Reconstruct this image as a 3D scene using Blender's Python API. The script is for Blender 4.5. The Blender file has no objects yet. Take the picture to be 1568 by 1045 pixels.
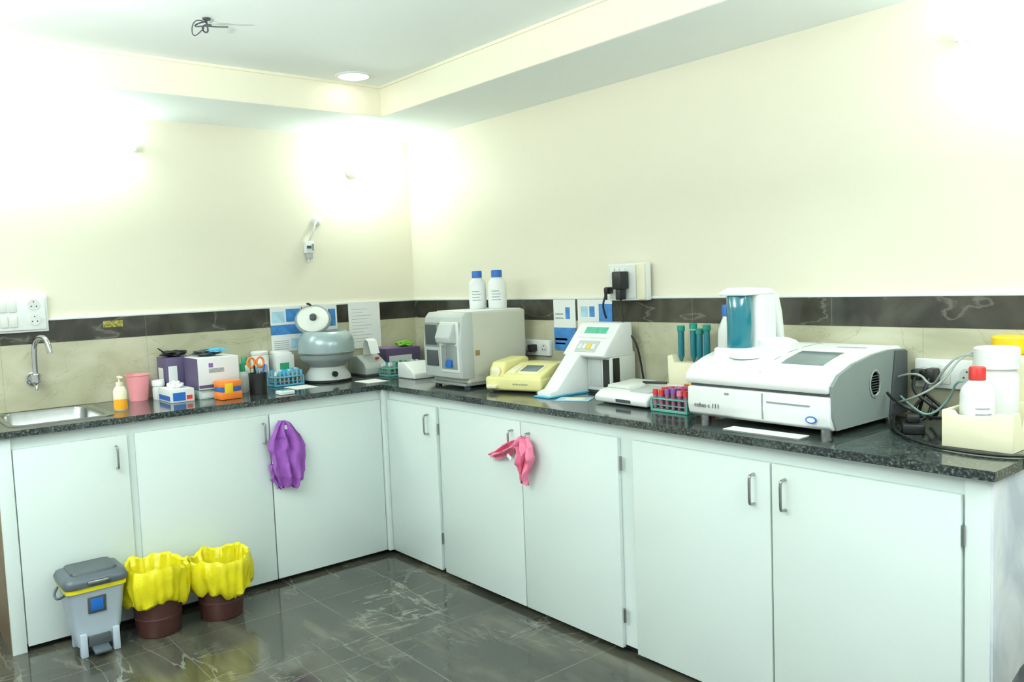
import bpy, bmesh, math, random
from mathutils import Matrix, Vector, noise
random.seed(7)
sc=bpy.context.scene
COL=bpy.context.collection
try:
    sc.view_settings.view_transform='Standard'
except Exception: pass

# ------------------------------------------------------------ materials
def lin(h):
    if isinstance(h,str):
        v=[int(h[i:i+2],16)/255 for i in (0,2,4)]
        return tuple((c/12.92 if c<=.04045 else ((c+.055)/1.055)**2.4) for c in v)+(1,)
    return tuple(h)+(1,)
def setin(b,names,v):
    for n in names:
        if n in b.inputs: b.inputs[n].default_value=v; return
_M={}
def mat(name,col,rough=.5,metal=0,var=.06,scale=8,trans=0,emit=0,emitcol=None,coat=0,bump=0,bscale=60,alpha=1):
    if name in _M: return _M[name]
    m=bpy.data.materials.new(name); m.use_nodes=True; nt=m.node_tree
    b=nt.nodes['Principled BSDF']; c=lin(col)
    n=nt.nodes.new('ShaderNodeTexNoise'); n.inputs['Scale'].default_value=scale; n.inputs['Detail'].default_value=3
    tc=nt.nodes.new('ShaderNodeTexCoord'); nt.links.new(tc.outputs['Object'],n.inputs['Vector'])
    r=nt.nodes.new('ShaderNodeValToRGB'); nt.links.new(n.outputs['Fac'],r.inputs['Fac'])
    r.color_ramp.elements[0].position=.3; r.color_ramp.elements[1].position=.7
    r.color_ramp.elements[0].color=tuple(x*(1-var) for x in c[:3])+(1,)
    r.color_ramp.elements[1].color=tuple(min(1,x*(1+var)) for x in c[:3])+(1,)
    nt.links.new(r.outputs['Color'],b.inputs['Base Color'])
    b.inputs['Roughness'].default_value=rough; b.inputs['Metallic'].default_value=metal
    if trans: setin(b,['Transmission Weight','Transmission'],trans)
    if coat: setin(b,['Coat Weight','Clearcoat'],coat)
    if emit:
        setin(b,['Emission Color','Emission'],lin(emitcol or col)); b.inputs['Emission Strength'].default_value=emit
    if bump:
        n2=nt.nodes.new('ShaderNodeTexNoise'); n2.inputs['Scale'].default_value=bscale; n2.inputs['Detail'].default_value=4
        nt.links.new(tc.outputs['Object'],n2.inputs['Vector'])
        bp=nt.nodes.new('ShaderNodeBump'); bp.inputs['Strength'].default_value=bump; bp.inputs['Distance'].default_value=.01
        nt.links.new(n2.outputs['Fac'],bp.inputs['Height']); nt.links.new(bp.outputs['Normal'],b.inputs['Normal'])
    _M[name]=m; return m

class NT:
    def __init__(s,name,rough=.3):
        s.m=bpy.data.materials.new(name); s.m.use_nodes=True; s.nt=s.m.node_tree
        s.b=s.nt.nodes['Principled BSDF']; s.b.inputs['Roughness'].default_value=rough
        tc=s.nt.nodes.new('ShaderNodeTexCoord'); s.co=tc.outputs['Object']
    def n(s,t,**k):
        x=s.nt.nodes.new(t)
        for a,v in k.items():
            if a in x.inputs.keys(): x.inputs[a].default_value=v
            else: setattr(x,a,v)
        return x
    def l(s,a,b): s.nt.links.new(a,b)
    def mapping(s,scale=(1,1,1),rot=(0,0,0),loc=(0,0,0)):
        m=s.n('ShaderNodeMapping'); m.inputs['Scale'].default_value=scale; m.inputs['Rotation'].default_value=rot; m.inputs['Location'].default_value=loc
        s.l(s.co,m.inputs['Vector']); return m.outputs[0]
    def ramp(s,fac,stops):
        r=s.n('ShaderNodeValToRGB'); e=r.color_ramp.elements
        e[0].position=stops[0][0]; e[0].color=lin(stops[0][1]); e[1].position=stops[-1][0]; e[1].color=lin(stops[-1][1])
        for p,c in stops[1:-1]:
            q=e.new(p); q.color=lin(c)
        s.l(fac,r.inputs['Fac']); return r.outputs['Color']
    def mix(s,fac,a,b,mode='MIX'):
        x=s.nt.nodes.new('ShaderNodeMix'); x.data_type='RGBA'; x.blend_type=mode
        if hasattr(fac,'is_linked') : s.l(fac,x.inputs[0])
        else: x.inputs[0].default_value=fac
        for v,i in ((a,6),(b,7)):
            if isinstance(v,str): x.inputs[i].default_value=lin(v)
            else: s.l(v,x.inputs[i])
        return x.outputs[2]
    def math(s,op,a,b=0.,c=None):
        x=s.n('ShaderNodeMath'); x.operation=op
        for i,v in enumerate((a,b)):
            if hasattr(v,'is_linked'): s.l(v,x.inputs[i])
            else: x.inputs[i].default_value=v
        return x.outputs[0]

def veins(M,vec,scale,width,dist=1.2,detail=6):
    n=M.n('ShaderNodeTexNoise',Scale=scale,Detail=float(detail),Distortion=dist); M.l(vec,n.inputs['Vector'])
    d=M.math('ABSOLUTE',M.math('SUBTRACT',n.outputs['Fac'],.5))
    v=M.math('SUBTRACT',1.,M.math('MULTIPLY',d,1/width)); x=M.n('ShaderNodeClamp'); M.l(v,x.inputs[0]); return x.outputs[0]
def grid(M,axis_sizes,w=.002,offs=(0,0,0)):
    sp=M.n('ShaderNodeSeparateXYZ'); M.l(M.co,sp.inputs[0]); out=None
    for i,sz in enumerate(axis_sizes):
        if not sz: continue
        p=M.math('MODULO',M.math('ADD',sp.outputs[i],100*sz-offs[i]),sz)
        g=M.math('LESS_THAN',p,w)
        out=g if out is None else M.math('MAXIMUM',out,g)
    return out

def floor_mat():
    M=NT('floor_marble_tile',.09)
    n=M.n('ShaderNodeTexNoise',Scale=2.4,Detail=10.,Distortion=.3); M.l(M.mapping((1,3.2,1),(0,0,.9)),n.inputs['Vector'])
    base=M.ramp(n.outputs['Fac'],[(.28,'30312b'),(.5,'424239'),(.72,'5b594d')])
    n2=M.n('ShaderNodeTexNoise',Scale=1.6,Detail=3.); M.l(M.co,n2.inputs['Vector'])
    mask=M.ramp(n2.outputs['Fac'],[(.46,'000000'),(.66,'ffffff')])
    v=veins(M,M.mapping((1,5.,1),(0,0,.75)),1.2,.012,.35,10)
    c=M.mix(M.math('MULTIPLY',v,M.math('MULTIPLY',mask,.75)),base,'8a8b80')
    v2=veins(M,M.mapping((5.,1,1),(0,0,-.5),(3,5,0)),1.1,.007,.3,10)
    c=M.mix(M.math('MULTIPLY',v2,M.math('MULTIPLY',mask,.6)),c,'95968b')
    g=grid(M,(.6,.6,0),.0035,(.1,.2,0))
    c=M.mix(M.math('MULTIPLY',g,.7),c,'6d6e64')
    M.l(c,M.b.inputs['Base Color']); return M.m
def granite_mat():
    M=NT('granite_black_speckle',.1)
    n=M.n('ShaderNodeTexNoise',Scale=120.,Detail=5.,Distortion=.2); M.l(M.co,n.inputs['Vector'])
    c=M.ramp(n.outputs['Fac'],[(.36,'151a19'),(.5,'29312f'),(.6,'47524f'),(.72,'78847f')])
    n3=M.n('ShaderNodeTexNoise',Scale=14.,Detail=4.); M.l(M.co,n3.inputs['Vector'])
    f=M.ramp(n3.outputs['Fac'],[(.5,'000000'),(.7,'ffffff')])
    c=M.mix(M.math('MULTIPLY',f,.3),c,'66706d'); M.l(c,M.b.inputs['Base Color']); return M.m
def tile_mat():
    M=NT('splash_beige_marble_tile',.16)
    n=M.n('ShaderNodeTexNoise',Scale=3.,Detail=7.,Distortion=1.); M.l(M.mapping((1,1,1.6)),n.inputs['Vector'])
    c=M.ramp(n.outputs['Fac'],[(.3,'a9a68a'),(.5,'bab79c'),(.7,'cac7ae')])
    v=veins(M,M.mapping((1,1,1.8),(.5,.5,0)),2.,.006,1.2)
    c=M.mix(M.math('MULTIPLY',v,.45),c,'8f8a6c')
    g=grid(M,(.6,.6,0),.0025,(.05,.25,0)); c=M.mix(M.math('MULTIPLY',g,.5),c,'8a8874')
    M.l(c,M.b.inputs['Base Color']); return M.m
def band_mat():
    M=NT('band_dark_marble_tile',.12)
    n=M.n('ShaderNodeTexNoise',Scale=6.,Detail=8.,Distortion=1.); M.l(M.co,n.inputs['Vector'])
    c=M.ramp(n.outputs['Fac'],[(.3,'2c2b25'),(.5,'3b3931'),(.7,'4e4c42')])
    v=veins(M,M.mapping((1.,1.,3.4),(.9,.9,.3)),1.6,.010,.3,9)
    c=M.mix(M.math('MULTIPLY',v,.42),c,'8c897b')
    g=grid(M,(.6,.6,0),.0025,(.05,.25,0)); c=M.mix(M.math('MULTIPLY',g,.6),c,'777466')
    M.l(c,M.b.inputs['Base Color']); return M.m
def white_marble_mat():
    M=NT('white_marble_panel',.2)
    n=M.n('ShaderNodeTexNoise',Scale=3.,Detail=8.,Distortion=2.); M.l(M.mapping((1,1,.6),(.6,0,0)),n.inputs['Vector'])
    c=M.ramp(n.outputs['Fac'],[(.35,'bcc5d1'),(.5,'dae0e8'),(.65,'eceff4')]); M.l(c,M.b.inputs['Base Color']); return M.m
FLOOR=floor_mat(); GRAN=granite_mat(); TILE=tile_mat(); BAND=band_mat(); WMARB=white_marble_mat()
WALL=mat('wall_cream_paint','ebe5d0',.5,var=.01,scale=1.5,bump=.04,bscale=90)
CEIL=mat('ceiling_white_paint','f2f8f6',.7,var=.01,scale=1)
TRAY=mat('ceiling_cream_trim_paint','efebd4',.6,var=.01)
CAB=mat('cabinet_white_laminate','dae5e1',.2,var=.01,scale=2)
CABIN=mat('cabinet_inner_shadow_gap','8d9490',.6)
PLINTH=mat('plinth_dark','2c2a26',.6)
BROWN=mat('brown_wood_panel','5d4a35',.5,var=.2,scale=6)
STEEL=mat('brushed_steel','a9acaa',.28,1,var=.05,scale=40)
CHROME=mat('chrome','c5c8c8',.12,1,var=.02)
WHITE=mat('white_plastic','eaedea',.35,var=.02)
OFFW=mat('offwhite_plastic','dcdfd8',.4,var=.02)
LGREY=mat('light_grey_plastic','b9bfbb',.4,var=.03)
MGREY=mat('mid_grey_plastic','868e8c',.45,var=.04)
CHEEK=mat('analyzer_side_shaded_grey','7b8482',.6,var=.04)  # grey side panel, darkened further for the weak light on that face
HSIDE=mat('hematology_side_beige','c4c4b5',.45,var=.02)
DGREY=mat('dark_grey_plastic','43494b',.5,var=.05)
BLACK=mat('black_plastic','17191a',.4,var=.1)
YEL=mat('pale_yellow_plastic','e5dd98',.4,var=.02)
YBAG=mat('yellow_bin_bag','dacd18',.3,var=.1,scale=14,bump=.6,bscale=22)
YCAP=mat('yellow_cap','f0c418',.4)
BBIN=mat('brown_bin_plastic','4b2c27',.4,var=.1)
GBIN=mat('grey_bin_plastic','adbac5',.4,var=.03)
GLID=mat('dark_bin_lid','4c565c',.4,var=.05)
PURP=mat('purple_cloth','9f5cb8',.9,var=.12,scale=30,bump=.4,bscale=300)
PINK=mat('pink_cloth','f488a8',.9,var=.08,scale=30,bump=.4,bscale=300)
PPINK=mat('pink_plastic','ee9aa0',.4)
BLUE=mat('blue_plastic','1d63b8',.4)
LBLUE=mat('light_blue_plastic','4fb0d4',.4)
TEAL=mat('teal_translucent_plastic','1f8799',.12,var=.05,trans=.3,coat=.5)
GREEN=mat('green_plastic','2d9a6c',.4)
TGREEN=mat('teal_green_cap','168a78',.4)
TRACK=mat('teal_rack_plastic','5fa79a',.4)
RED=mat('red_plastic','d0302c',.4)
ORANGE=mat('orange_plastic','ec7d2c',.4)
AMBER=mat('amber_liquid_soap','f0a524',.2)
LPURP=mat('purple_tube_cap','8b5ca8',.4)
PBOX=mat('dark_purple_carton','55496a',.5)
CARTON=mat('white_carton','e4e5e3',.6,var=.03)
PAPER=mat('white_paper','eaece9',.8,var=.02)
PBLUE=mat('poster_blue_print','3d7fc0',.6,var=.3,scale=25)
PLBLUE=mat('poster_pale_blue_print','a9cde0',.6,var=.2,scale=18)
PGREY=mat('printed_grey_text','9aa3a8',.7,var=.3,scale=120)
LCD=mat('lcd_screen','66787a',.15,var=.1)
GLCD=mat('green_display','4fae8e',.3,var=.2,scale=60)
GREENB=mat('green_cloth','79b53a',.8,bump=.5)
CREAM=mat('cream_plastic','eee8c9',.45,var=.02)
CLEAR=mat('clear_tubing','cfd8d2',.15,trans=.5)
HOSE=mat('pale_teal_hose','8fb5ae',.3)
TUBE_E=mat('tube_light_glow','ffffff',.5,emit=38,emitcol='e6fff8')
DOWN_E=mat('downlight_glow','ffffff',.5,emit=7,emitcol='fff9ee')
BULB_E=mat('wall_lamp_glow','ffffff',.5,emit=95,emitcol='ecfff9')

# ------------------------------------------------------------ mesh helpers
def fin(me,m,smooth=True,ang=35):
    me.materials.append(m)
    if smooth:
        for p in me.polygons: p.use_smooth=True
        try: me.set_sharp_from_angle(angle=math.radians(ang))
        except Exception: pass
def add(name,bm,m,parent=None,loc=(0,0,0),rot=(0,0,0),smooth=True,ang=35):
    bmesh.ops.recalc_face_normals(bm,faces=bm.faces)
    me=bpy.data.meshes.new(name); bm.to_mesh(me); bm.free(); fin(me,m,smooth,ang)
    o=bpy.data.objects.new(name,me); o.location=loc; o.rotation_euler=rot; COL.objects.link(o)
    if parent: o.parent=parent
    return o
def G(name,loc=(0,0,0),rz=0):
    e=bpy.data.objects.new(name,None); e.empty_display_size=.05; e.location=loc; e.rotation_euler=(0,0,rz); COL.objects.link(e); return e
def bmbox(bm,x0,x1,y0,y1,z0,z1):
    r=bmesh.ops.create_cube(bm,size=1)
    for v in r['verts']:
        v.co=Vector(((x0+x1)/2+v.co.x*(x1-x0),(y0+y1)/2+v.co.y*(y1-y0),(z0+z1)/2+v.co.z*(z1-z0)))
    return r['verts']
def box(p,name,x0,x1,y0,y1,z0,z1,m,bev=0,seg=2,rot=(0,0,0),taper=None):
    c=Vector(((x0+x1)/2,(y0+y1)/2,(z0+z1)/2)); bm=bmesh.new()
    vs=bmbox(bm,x0-c.x,x1-c.x,y0-c.y,y1-c.y,z0-c.z,z1-c.z)
    if taper:
        for v in vs:
            if v.co.z<0: v.co.x*=taper; v.co.y*=taper
    if bev: bmesh.ops.bevel(bm,geom=bm.edges[:],offset=bev,segments=seg,affect='EDGES',profile=.5)
    return add(name,bm,m,p,c,rot,smooth=bool(bev))
def prism(p,name,prof,a0,a1,m,axis='x',bev=0,seg=2,loc=(0,0,0),rot=(0,0,0)):
    """profile polygon extruded along axis. x: prof=(y,z); y: prof=(x,z); z: prof=(x,y)"""
    bm=bmesh.new()
    def P(a,b,t): return {'x':(t,a,b),'y':(a,t,b),'z':(a,b,t)}[axis]
    v0=[bm.verts.new(P(a,b,a0)) for a,b in prof]; v1=[bm.verts.new(P(a,b,a1)) for a,b in prof]
    bm.faces.new(v0); bm.faces.new(v1[::-1]); n=len(prof)
    for i in range(n): bm.faces.new((v0[i],v0[(i+1)%n],v1[(i+1)%n],v1[i]))
    bmesh.ops.recalc_face_normals(bm,faces=bm.faces)
    if bev: bmesh.ops.bevel(bm,geom=bm.edges[:],offset=bev,segments=seg,affect='EDGES',profile=.5,clamp_overlap=True)
    return add(name,bm,m,p,loc,rot)
def lathe(p,name,prof,m,loc=(0,0,0),rot=(0,0,0),n=32,fn=None,closed=False,scale=(1,1,1)):
    bm=bmesh.new(); rings=[]
    for i,(r,z) in enumerate(prof):
        ring=[]
        for k in range(n):
            t=2*math.pi*k/n; rr,zz=(r,z) if not fn else fn(r,z,t,i)
            ring.append(bm.verts.new((rr*math.cos(t)*scale[0],rr*math.sin(t)*scale[1],zz*scale[2])))
        rings.append(ring)
    for a,b in zip(rings,rings[1:]):
        for k in range(n): bm.faces.new((a[k],a[(k+1)%n],b[(k+1)%n],b[k]))
    bmesh.ops.remove_doubles(bm,verts=bm.verts,dist=1e-5)
    bmesh.ops.dissolve_degenerate(bm,edges=bm.edges,dist=1e-6)
    return add(name,bm,m,p,loc,rot,ang=40)
def cyl(p,name,loc,r,h,m,r2=None,rot=(0,0,0),n=24,bev=0):
    r2=r if r2 is None else r2
    b=bev
    prof=[(0,0),(r-b,0),(r,b),(r2,h-b),(r2-b,h),(0,h)] if b else [(0,0),(r,0),(r2,h),(0,h)]
    return lathe(p,name,prof,m,loc,rot,n)
def tube(p,name,pts,r,m,cyc=False,smooth=True):
    cu=bpy.data.curves.new(name,'CURVE'); cu.dimensions='3D'; cu.bevel_depth=r; cu.bevel_resolution=3; cu.use_fill_caps=True
    s=cu.splines.new('NURBS' if smooth else 'POLY'); s.points.add(len(pts)-1)
    for i,q in enumerate(pts): s.points[i].co=(*q,1)
    if smooth: s.order_u=3; s.use_endpoint_u=not cyc
    s.use_cyclic_u=cyc
    cu.materials.append(m); o=bpy.data.objects.new(name,cu); COL.objects.link(o)
    if p: o.parent=p
    return o
def text(p,name,body,loc,rot,size,m):
    t=bpy.data.curves.new(name,'FONT'); t.body=body; t.size=size; t.extrude=.0003; t.materials.append(m)
    o=bpy.data.objects.new(name,t); o.location=loc; o.rotation_euler=rot; COL.objects.link(o)
    if p: o.parent=p
    return o
def blob(p,name,loc,s,m,k=0,amp=.5,fr=1.8):
    bm=bmesh.new(); bmesh.ops.create_icosphere(bm,subdivisions=4,radius=1)
    for v in bm.verts:
        n=noise.noise(v.co*fr+Vector((k*3,0,0)))*amp+noise.noise(v.co*fr*3+Vector((k,2,0)))*amp*.3
        v.co=Vector((v.co.x*s[0]*(1+n),v.co.y*s[1]*(1+n),v.co.z*s[2]*(1+n)))
    return add(name,bm,m,p,loc)
RY=(math.pi/2,0,0)            # text facing -Y
RX=(math.pi/2,0,math.pi/2)    # text facing +X

# ------------------------------------------------------------ room shell
XR,YR=5.2,-3.9; ZC,ZT=2.177,2.324; TX,TY=.56,-.50
box(None,'floor',-.1,XR+.1,YR-.1,.1,-.1,0,FLOOR)
box(None,'wall_left',-.1,0,YR-.1,.1,0,2.5,WALL)
box(None,'wall_right',0,XR+.1,0,.1,0,2.5,WALL)
g=G('ceiling')
box(g,'upper_ceiling',0,XR,YR,0,ZT,2.5,CEIL)
box(g,'soffit_left',0,TX,YR,0,ZC,ZT,CEIL)
box(g,'soffit_right',TX,XR,TY,0,ZC,ZT,CEIL)
box(g,'tray_face_left',TX,TX+.004,YR,TY,ZC+.001,ZT,TRAY)
box(g,'tray_face_right',TX,XR,TY-.004,TY,ZC+.001,ZT,TRAY)
box(g,'tray_lip_left',TX,TX+.012,YR,TY-.012,ZT-.012,ZT,TRAY)
box(g,'tray_lip_right',TX,XR,TY-.012,TY,ZT-.012,ZT,TRAY)
g=G('trim_tile_splash')
box(g,'splash_left',0.0005,.012,-2.35,0,.861,1.152,TILE)
box(g,'band_left',0.0005,.013,-2.35,0,1.152,1.251,BAND)
box(g,'plaster_ledge_left',0.0005,.015,-2.35,0,1.251,1.262,WHITE,.002)
box(g,'splash_right',.012,3.42,-.012,-.0005,.861,1.152,TILE)
box(g,'band_right',.013,XR,-.013,-.0005,1.152,1.251,BAND)
box(g,'splash_right_end',3.42,XR,-.012,-.0005,.0,1.152,TILE)
box(g,'plaster_ledge_right',.015,XR,-.015,-.0005,1.251,1.262,WHITE,.002)

# ------------------------------------------------------------ cabinets
def handle(p,name,loc,face,L=.09):
    x,y,z=loc; h=L/2; s=.026
    if face=='x': pts=[(x,y,z-h),(x+s*.8,y,z-h),(x+s,y,z-h+.008),(x+s,y,z),(x+s,y,z+h-.008),(x+s*.8,y,z+h),(x,y,z+h)]
    else: pts=[(x,y,z-h),(x,y-s*.8,z-h),(x,y-s,z-h+.008),(x,y-s,z),(x,y-s,z+h-.008),(x,y-s*.8,z+h),(x,y,z+h)]
    tube(p,name,pts,.0045,STEEL)
F=.58
g=G('base_cabinet')
box(g,'carcass',.02,.555,-2.235,-.02,.03,.69,CABIN)
box(g,'front_frame',.54,.562,-2.24,-.56,.03,.834,CAB)
box(g,'plinth',.05,.53,-2.2,-.02,0,.03,PLINTH)
box(g,'side_panel',.02,.555,-2.243,-2.235,.0,.834,BROWN)
box(g,'stile_end',.555,.578,-2.243,-2.194,.0,.834,CAB,.002)
for i,(a,b) in enumerate([(-2.19,-1.785),(-1.755,-1.183),(-1.178,-.602)]):
    box(g,'door_panel_%d'%(i+1),.562,F,a,b,.022,.785,CAB,.0025)
box(g,'door_gap_shade',.5618,.5628,-1.1825,-1.1785,.03,.78,DGREY)  # dark strip painting the shade between the paired doors
handle(g,'handle_1',(F,-1.83,.70),'x'); handle(g,'handle_2',(F,-1.212,.705),'x'); handle(g,'handle_3',(F,-1.135,.705),'x')
g=G('base_cabinet')
box(g,'carcass',.56,3.36,-.555,-.02,.03,.834,CABIN)
box(g,'front_frame',.562,3.378,-.562,-.54,.03,.834,CAB)
box(g,'plinth',.58,3.33,-.53,-.02,0,.03,PLINTH)
box(g,'corner_post',.562,.60,-.60,-.562,.02,.834,CAB,.002)
for i,(a,b) in enumerate([(.603,1.03),(1.06,1.632),(1.637,2.165),(2.235,2.778),(2.784,3.315)]):
    box(g,'door_panel_%d'%(i+1),a,b,-F,-.562,.022,.785,CAB,.0025)
for i,(a,b) in enumerate([(1.6325,1.6365),(2.7785,2.7835),(.6,.603)]): box(g,'door_gap_shade_%d'%i,a,b,-.5628,-.5618,.03,.78,DGREY)  # dark strips standing in for shade in the door gaps
box(g,'stile_end',3.322,3.38,-.575,-.54,0,.834,CAB,.002)
box(g,'end_panel',3.36,3.385,-.57,-.02,0,.834,WMARB)
for i,x in enumerate([.97,1.585,1.69,2.725,2.83]): handle(g,'handle_%d'%(i+1),(x,-F,.70),'y')
for i,(x,z) in enumerate([(1.045,.15),(1.045,.66),(2.178,.12),(2.178,.67),(3.32,.12),(3.32,.66)]):
    cyl(g,'hinge_%d'%(i+1),(x,-.578,z),.005,.05,STEEL,n=10)

bm=bmesh.new()
for b in [(.0135,.6,-2.26,-2.17,.835,.86),(.0135,.08,-2.17,-1.82,.835,.86),(.50,.6,-2.17,-1.82,.835,.86),(.0135,.6,-1.82,-.0135,.835,.86),(.6,3.40,-.6,-.0135,.835,.86)]:
    bmbox(bm,*b)
add('granite_countertop',bm,GRAN,smooth=False)

# sink
g=G('kitchen_sink')
def rrect(x0,x1,y0,y1,r,n=6):
    pts=[]
    for cx,cy,a in ((x1-r,y1-r,0),(x0+r,y1-r,90),(x0+r,y0+r,180),(x1-r,y0+r,270)):
        for k in range(n+1):
            t=math.radians(a+90*k/n); pts.append((cx+r*math.cos(t),cy+r*math.sin(t)))
    return pts
def loft(p,name,loops,m,capend=True):
    bm=bmesh.new(); L=[[bm.verts.new(v) for v in lp] for lp in loops]; n=len(L[0])
    for a,b in zip(L,L[1:]):
        for k in range(n): bm.faces.new((a[k],a[(k+1)%n],b[(k+1)%n],b[k]))
    if capend: bm.faces.new(L[-1])
    return add(name,bm,m,p,ang=50)
def lp(x0,x1,y0,y1,r,z): return [(x,y,z) for x,y in rrect(x0,x1,y0,y1,r)]
loft(g,'bowl',[lp(.065,.515,-2.185,-1.80,.05,.8605),lp(.065,.515,-2.185,-1.80,.05,.864),lp(.088,.492,-2.165,-1.828,.045,.864),lp(.094,.486,-2.158,-1.834,.045,.855),lp(.104,.476,-2.148,-1.844,.045,.73),lp(.15,.43,-2.11,-1.88,.03,.715)],STEEL)
cyl(g,'drain',(.29,-1.995,.7155),.03,.003,CHROME)
g=G('wall_faucet')
cyl(g,'flange',(.013,-2.01,1.0),.03,.012,CHROME,rot=(0,math.pi/2,0),bev=.003)
cyl(g,'body',(.02,-2.01,1.0),.016,.07,CHROME,rot=(0,math.pi/2,0))
cyl(g,'valve',(.075,-2.01,.985),.02,.04,CHROME,bev=.004)
tube(g,'spout',[(.075,-2.01,1.02),(.075,-2.01,1.10),(.078,-2.005,1.16),(.11,-1.99,1.185),(.16,-1.975,1.18),(.18,-1.968,1.14),(.182,-1.967,1.115)],.011,CHROME)
tube(g,'lever',[(.075,-2.01,.985),(.085,-2.01,.965),(.11,-2.015,.95)],.007,CHROME)

# ------------------------------------------------------------ lights & ceiling things
def batten(name,face,a,b,z):
    g=G(name)
    if face=='x':
        box(g,'housing',0.0005,.022,a,b,z-.012,z+.012,WHITE,.004)
        cyl(g,'tube',(.042,a+.012,z),.016,(b-a)-.024,TUBE_E,rot=(-math.pi/2,0,0))
        box(g,'end_cap_1',.02,.058,a,a+.012,z-.016,z+.016,WHITE,.003); box(g,'end_cap_2',.02,.058,b-.012,b,z-.016,z+.016,WHITE,.003)
    else:
        box(g,'housing',a,b,-.022,-.0005,z-.012,z+.012,WHITE,.004)
        cyl(g,'tube',(a+.012,-.042,z),.016,(b-a)-.024,TUBE_E,rot=(0,math.pi/2,0))
        box(g,'end_cap_1',a,a+.012,-.058,-.02,z-.016,z+.016,WHITE,.003); box(g,'end_cap_2',b-.012,b,-.058,-.02,z-.016,z+.016,WHITE,.003)
batten('tube_light','x',-2.72,-1.52,2.03)
batten('tube_light','-y',3.08,4.28,2.02)
g=G('wall_lamp')
cyl(g,'holder',(.0005,-.38,1.98),.035,.08,WHITE,rot=(0,math.pi/2,0),bev=.004)
lathe(g,'bulb',[(.016,0),(.02,.015),(.034,.04),(.038,.06),(.03,.085),(.015,.096),(0,.099)],BULB_E,(.08,-.38,1.98),(0,math.pi/2,0))
def downlight(x,y):
    g=G('ceiling_downlight')
    lathe(g,'rim',[(.068,0),(.07,-.006),(.082,-.004),(.085,0)],WHITE,(x,y,ZT),n=40)
    cyl(g,'diffuser',(x,y,ZT-.003),.069,.0025,DOWN_E,n=40)
for x,y in [(.69,-.72),(4.1,-1.1),(1.0,-3.4)]: downlight(x,y)  # first is in view; the other two are added unseen for illumination
# added uplighters out of frame, put in to brighten the ceiling
def fill_lamp(x,y,e):
    g=G('added_fill_uplighter',(x,y,0))
    cyl(g,'foot',(0,0,.0005),.14,.02,DGREY,bev=.004); cyl(g,'pole',(0,0,.02),.012,1.5,DGREY)
    lathe(g,'bowl',[(0,1.5),(.05,1.51),(.15,1.58),(.18,1.64),(.175,1.64),(.145,1.59),(.05,1.53),(0,1.53)],WHITE,n=40)
    l=bpy.data.lights.new('fill_uplight','AREA'); l.shape='DISK'; l.size=.28; l.energy=e; l.color=(.92,1,.985)
    o=bpy.data.objects.new('fill_uplight',l); o.location=(0,0,1.645); o.rotation_euler=(math.pi,0,0); o.parent=g; COL.objects.link(o)
fill_lamp(2.1,-3.45,190); fill_lamp(4.85,-1.5,130)
g=G('ceiling_hook',(1.16,-1.565,ZT))
cyl(g,'rosette',(0,0,-.006),.014,.0055,DGREY)
k=.72
def S(pts): return [(a*k,b*k,c*k) for a,b,c in pts]
tube(g,'hook',S([(0,0,-.008),(0,0,-.035),(-.01,.01,-.06),(-.03,0,-.065),(-.03,-.015,-.045),(-.005,-.01,-.03),(.03,.01,-.04)]),.003,DGREY)
tube(g,'wire_1',S([(0,0,-.015),(-.03,-.04,-.025),(-.01,-.06,-.05),(.02,-.02,-.045),(.05,.04,-.05),(.09,.07,-.055)]),.0025,DGREY)
tube(g,'wire_2',S([(0,0,-.025),(.02,-.04,-.015),(-.03,-.06,-.025),(-.05,-.06,-.075),(-.04,-.04,-.085),(-.01,-.01,-.045)]),.002,DGREY)

# ------------------------------------------------------------ wall fixtures
g=G('wall_switchboard')
box(g,'backplate',.0005,.03,-2.18,-1.935,1.205,1.37,WHITE,.004)
box(g,'faceplate',.03,.04,-2.17,-1.945,1.215,1.36,WHITE,.004)
for i in range(3):
    y=-2.155+i*.035
    box(g,'switch_%d'%(i+1),.04,.046,y,y+.028,1.295,1.345,OFFW,.002)
    box(g,'switch_low_%d'%(i+1),.04,.046,y,y+.028,1.23,1.28,OFFW,.002)
for j,z in enumerate((1.325,1.26)):
    cyl(g,'socket_%d'%(j+1),(.04,-1.99,z),.024,.004,OFFW,rot=(0,math.pi/2,0))
    for k,(dy,dz) in enumerate(((0,.012),(-.01,-.008),(.01,-.008))):
        cyl(g,'hole_%d_%d'%(j,k),(.0442,-1.99+dy,z+dz),.003,.001,DGREY,rot=(0,math.pi/2,0),n=8)
g=G('wall_cable_outlet')
lathe(g,'clip',[(.0,.0),(.028,.0),(.026,.012),(.012,.02),(0,.021)],WHITE,(.0005,-.605,1.71),(0,math.pi/2,0))
tube(g,'cable',[(.02,-.61,1.715),(.03,-.63,1.69),(.035,-.645,1.65),(.03,-.66,1.62),(.02,-.665,1.60)],.006,OFFW)
box(g,'body',.0005,.035,-.69,-.64,1.535,1.60,WHITE,.005)
box(g,'connector',.005,.03,-.68,-.65,1.505,1.54,LGREY,.003)
cyl(g,'knob',(.0165,-.668,1.488),.009,.02,OFFW,n=12)
box(g,'port',.035,.037,-.655,-.645,1.55,1.585,MGREY)
box(g,'port_cover',.035,.0375,-.685,-.66,1.56,1.575,DGREY)
g=G('wall_sticker'); box(g,'paper',.0132,.0142,-1.71,-1.625,1.205,1.235,mat('sticker_yellow','8f8636',.5,var=.8,scale=90))
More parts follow.
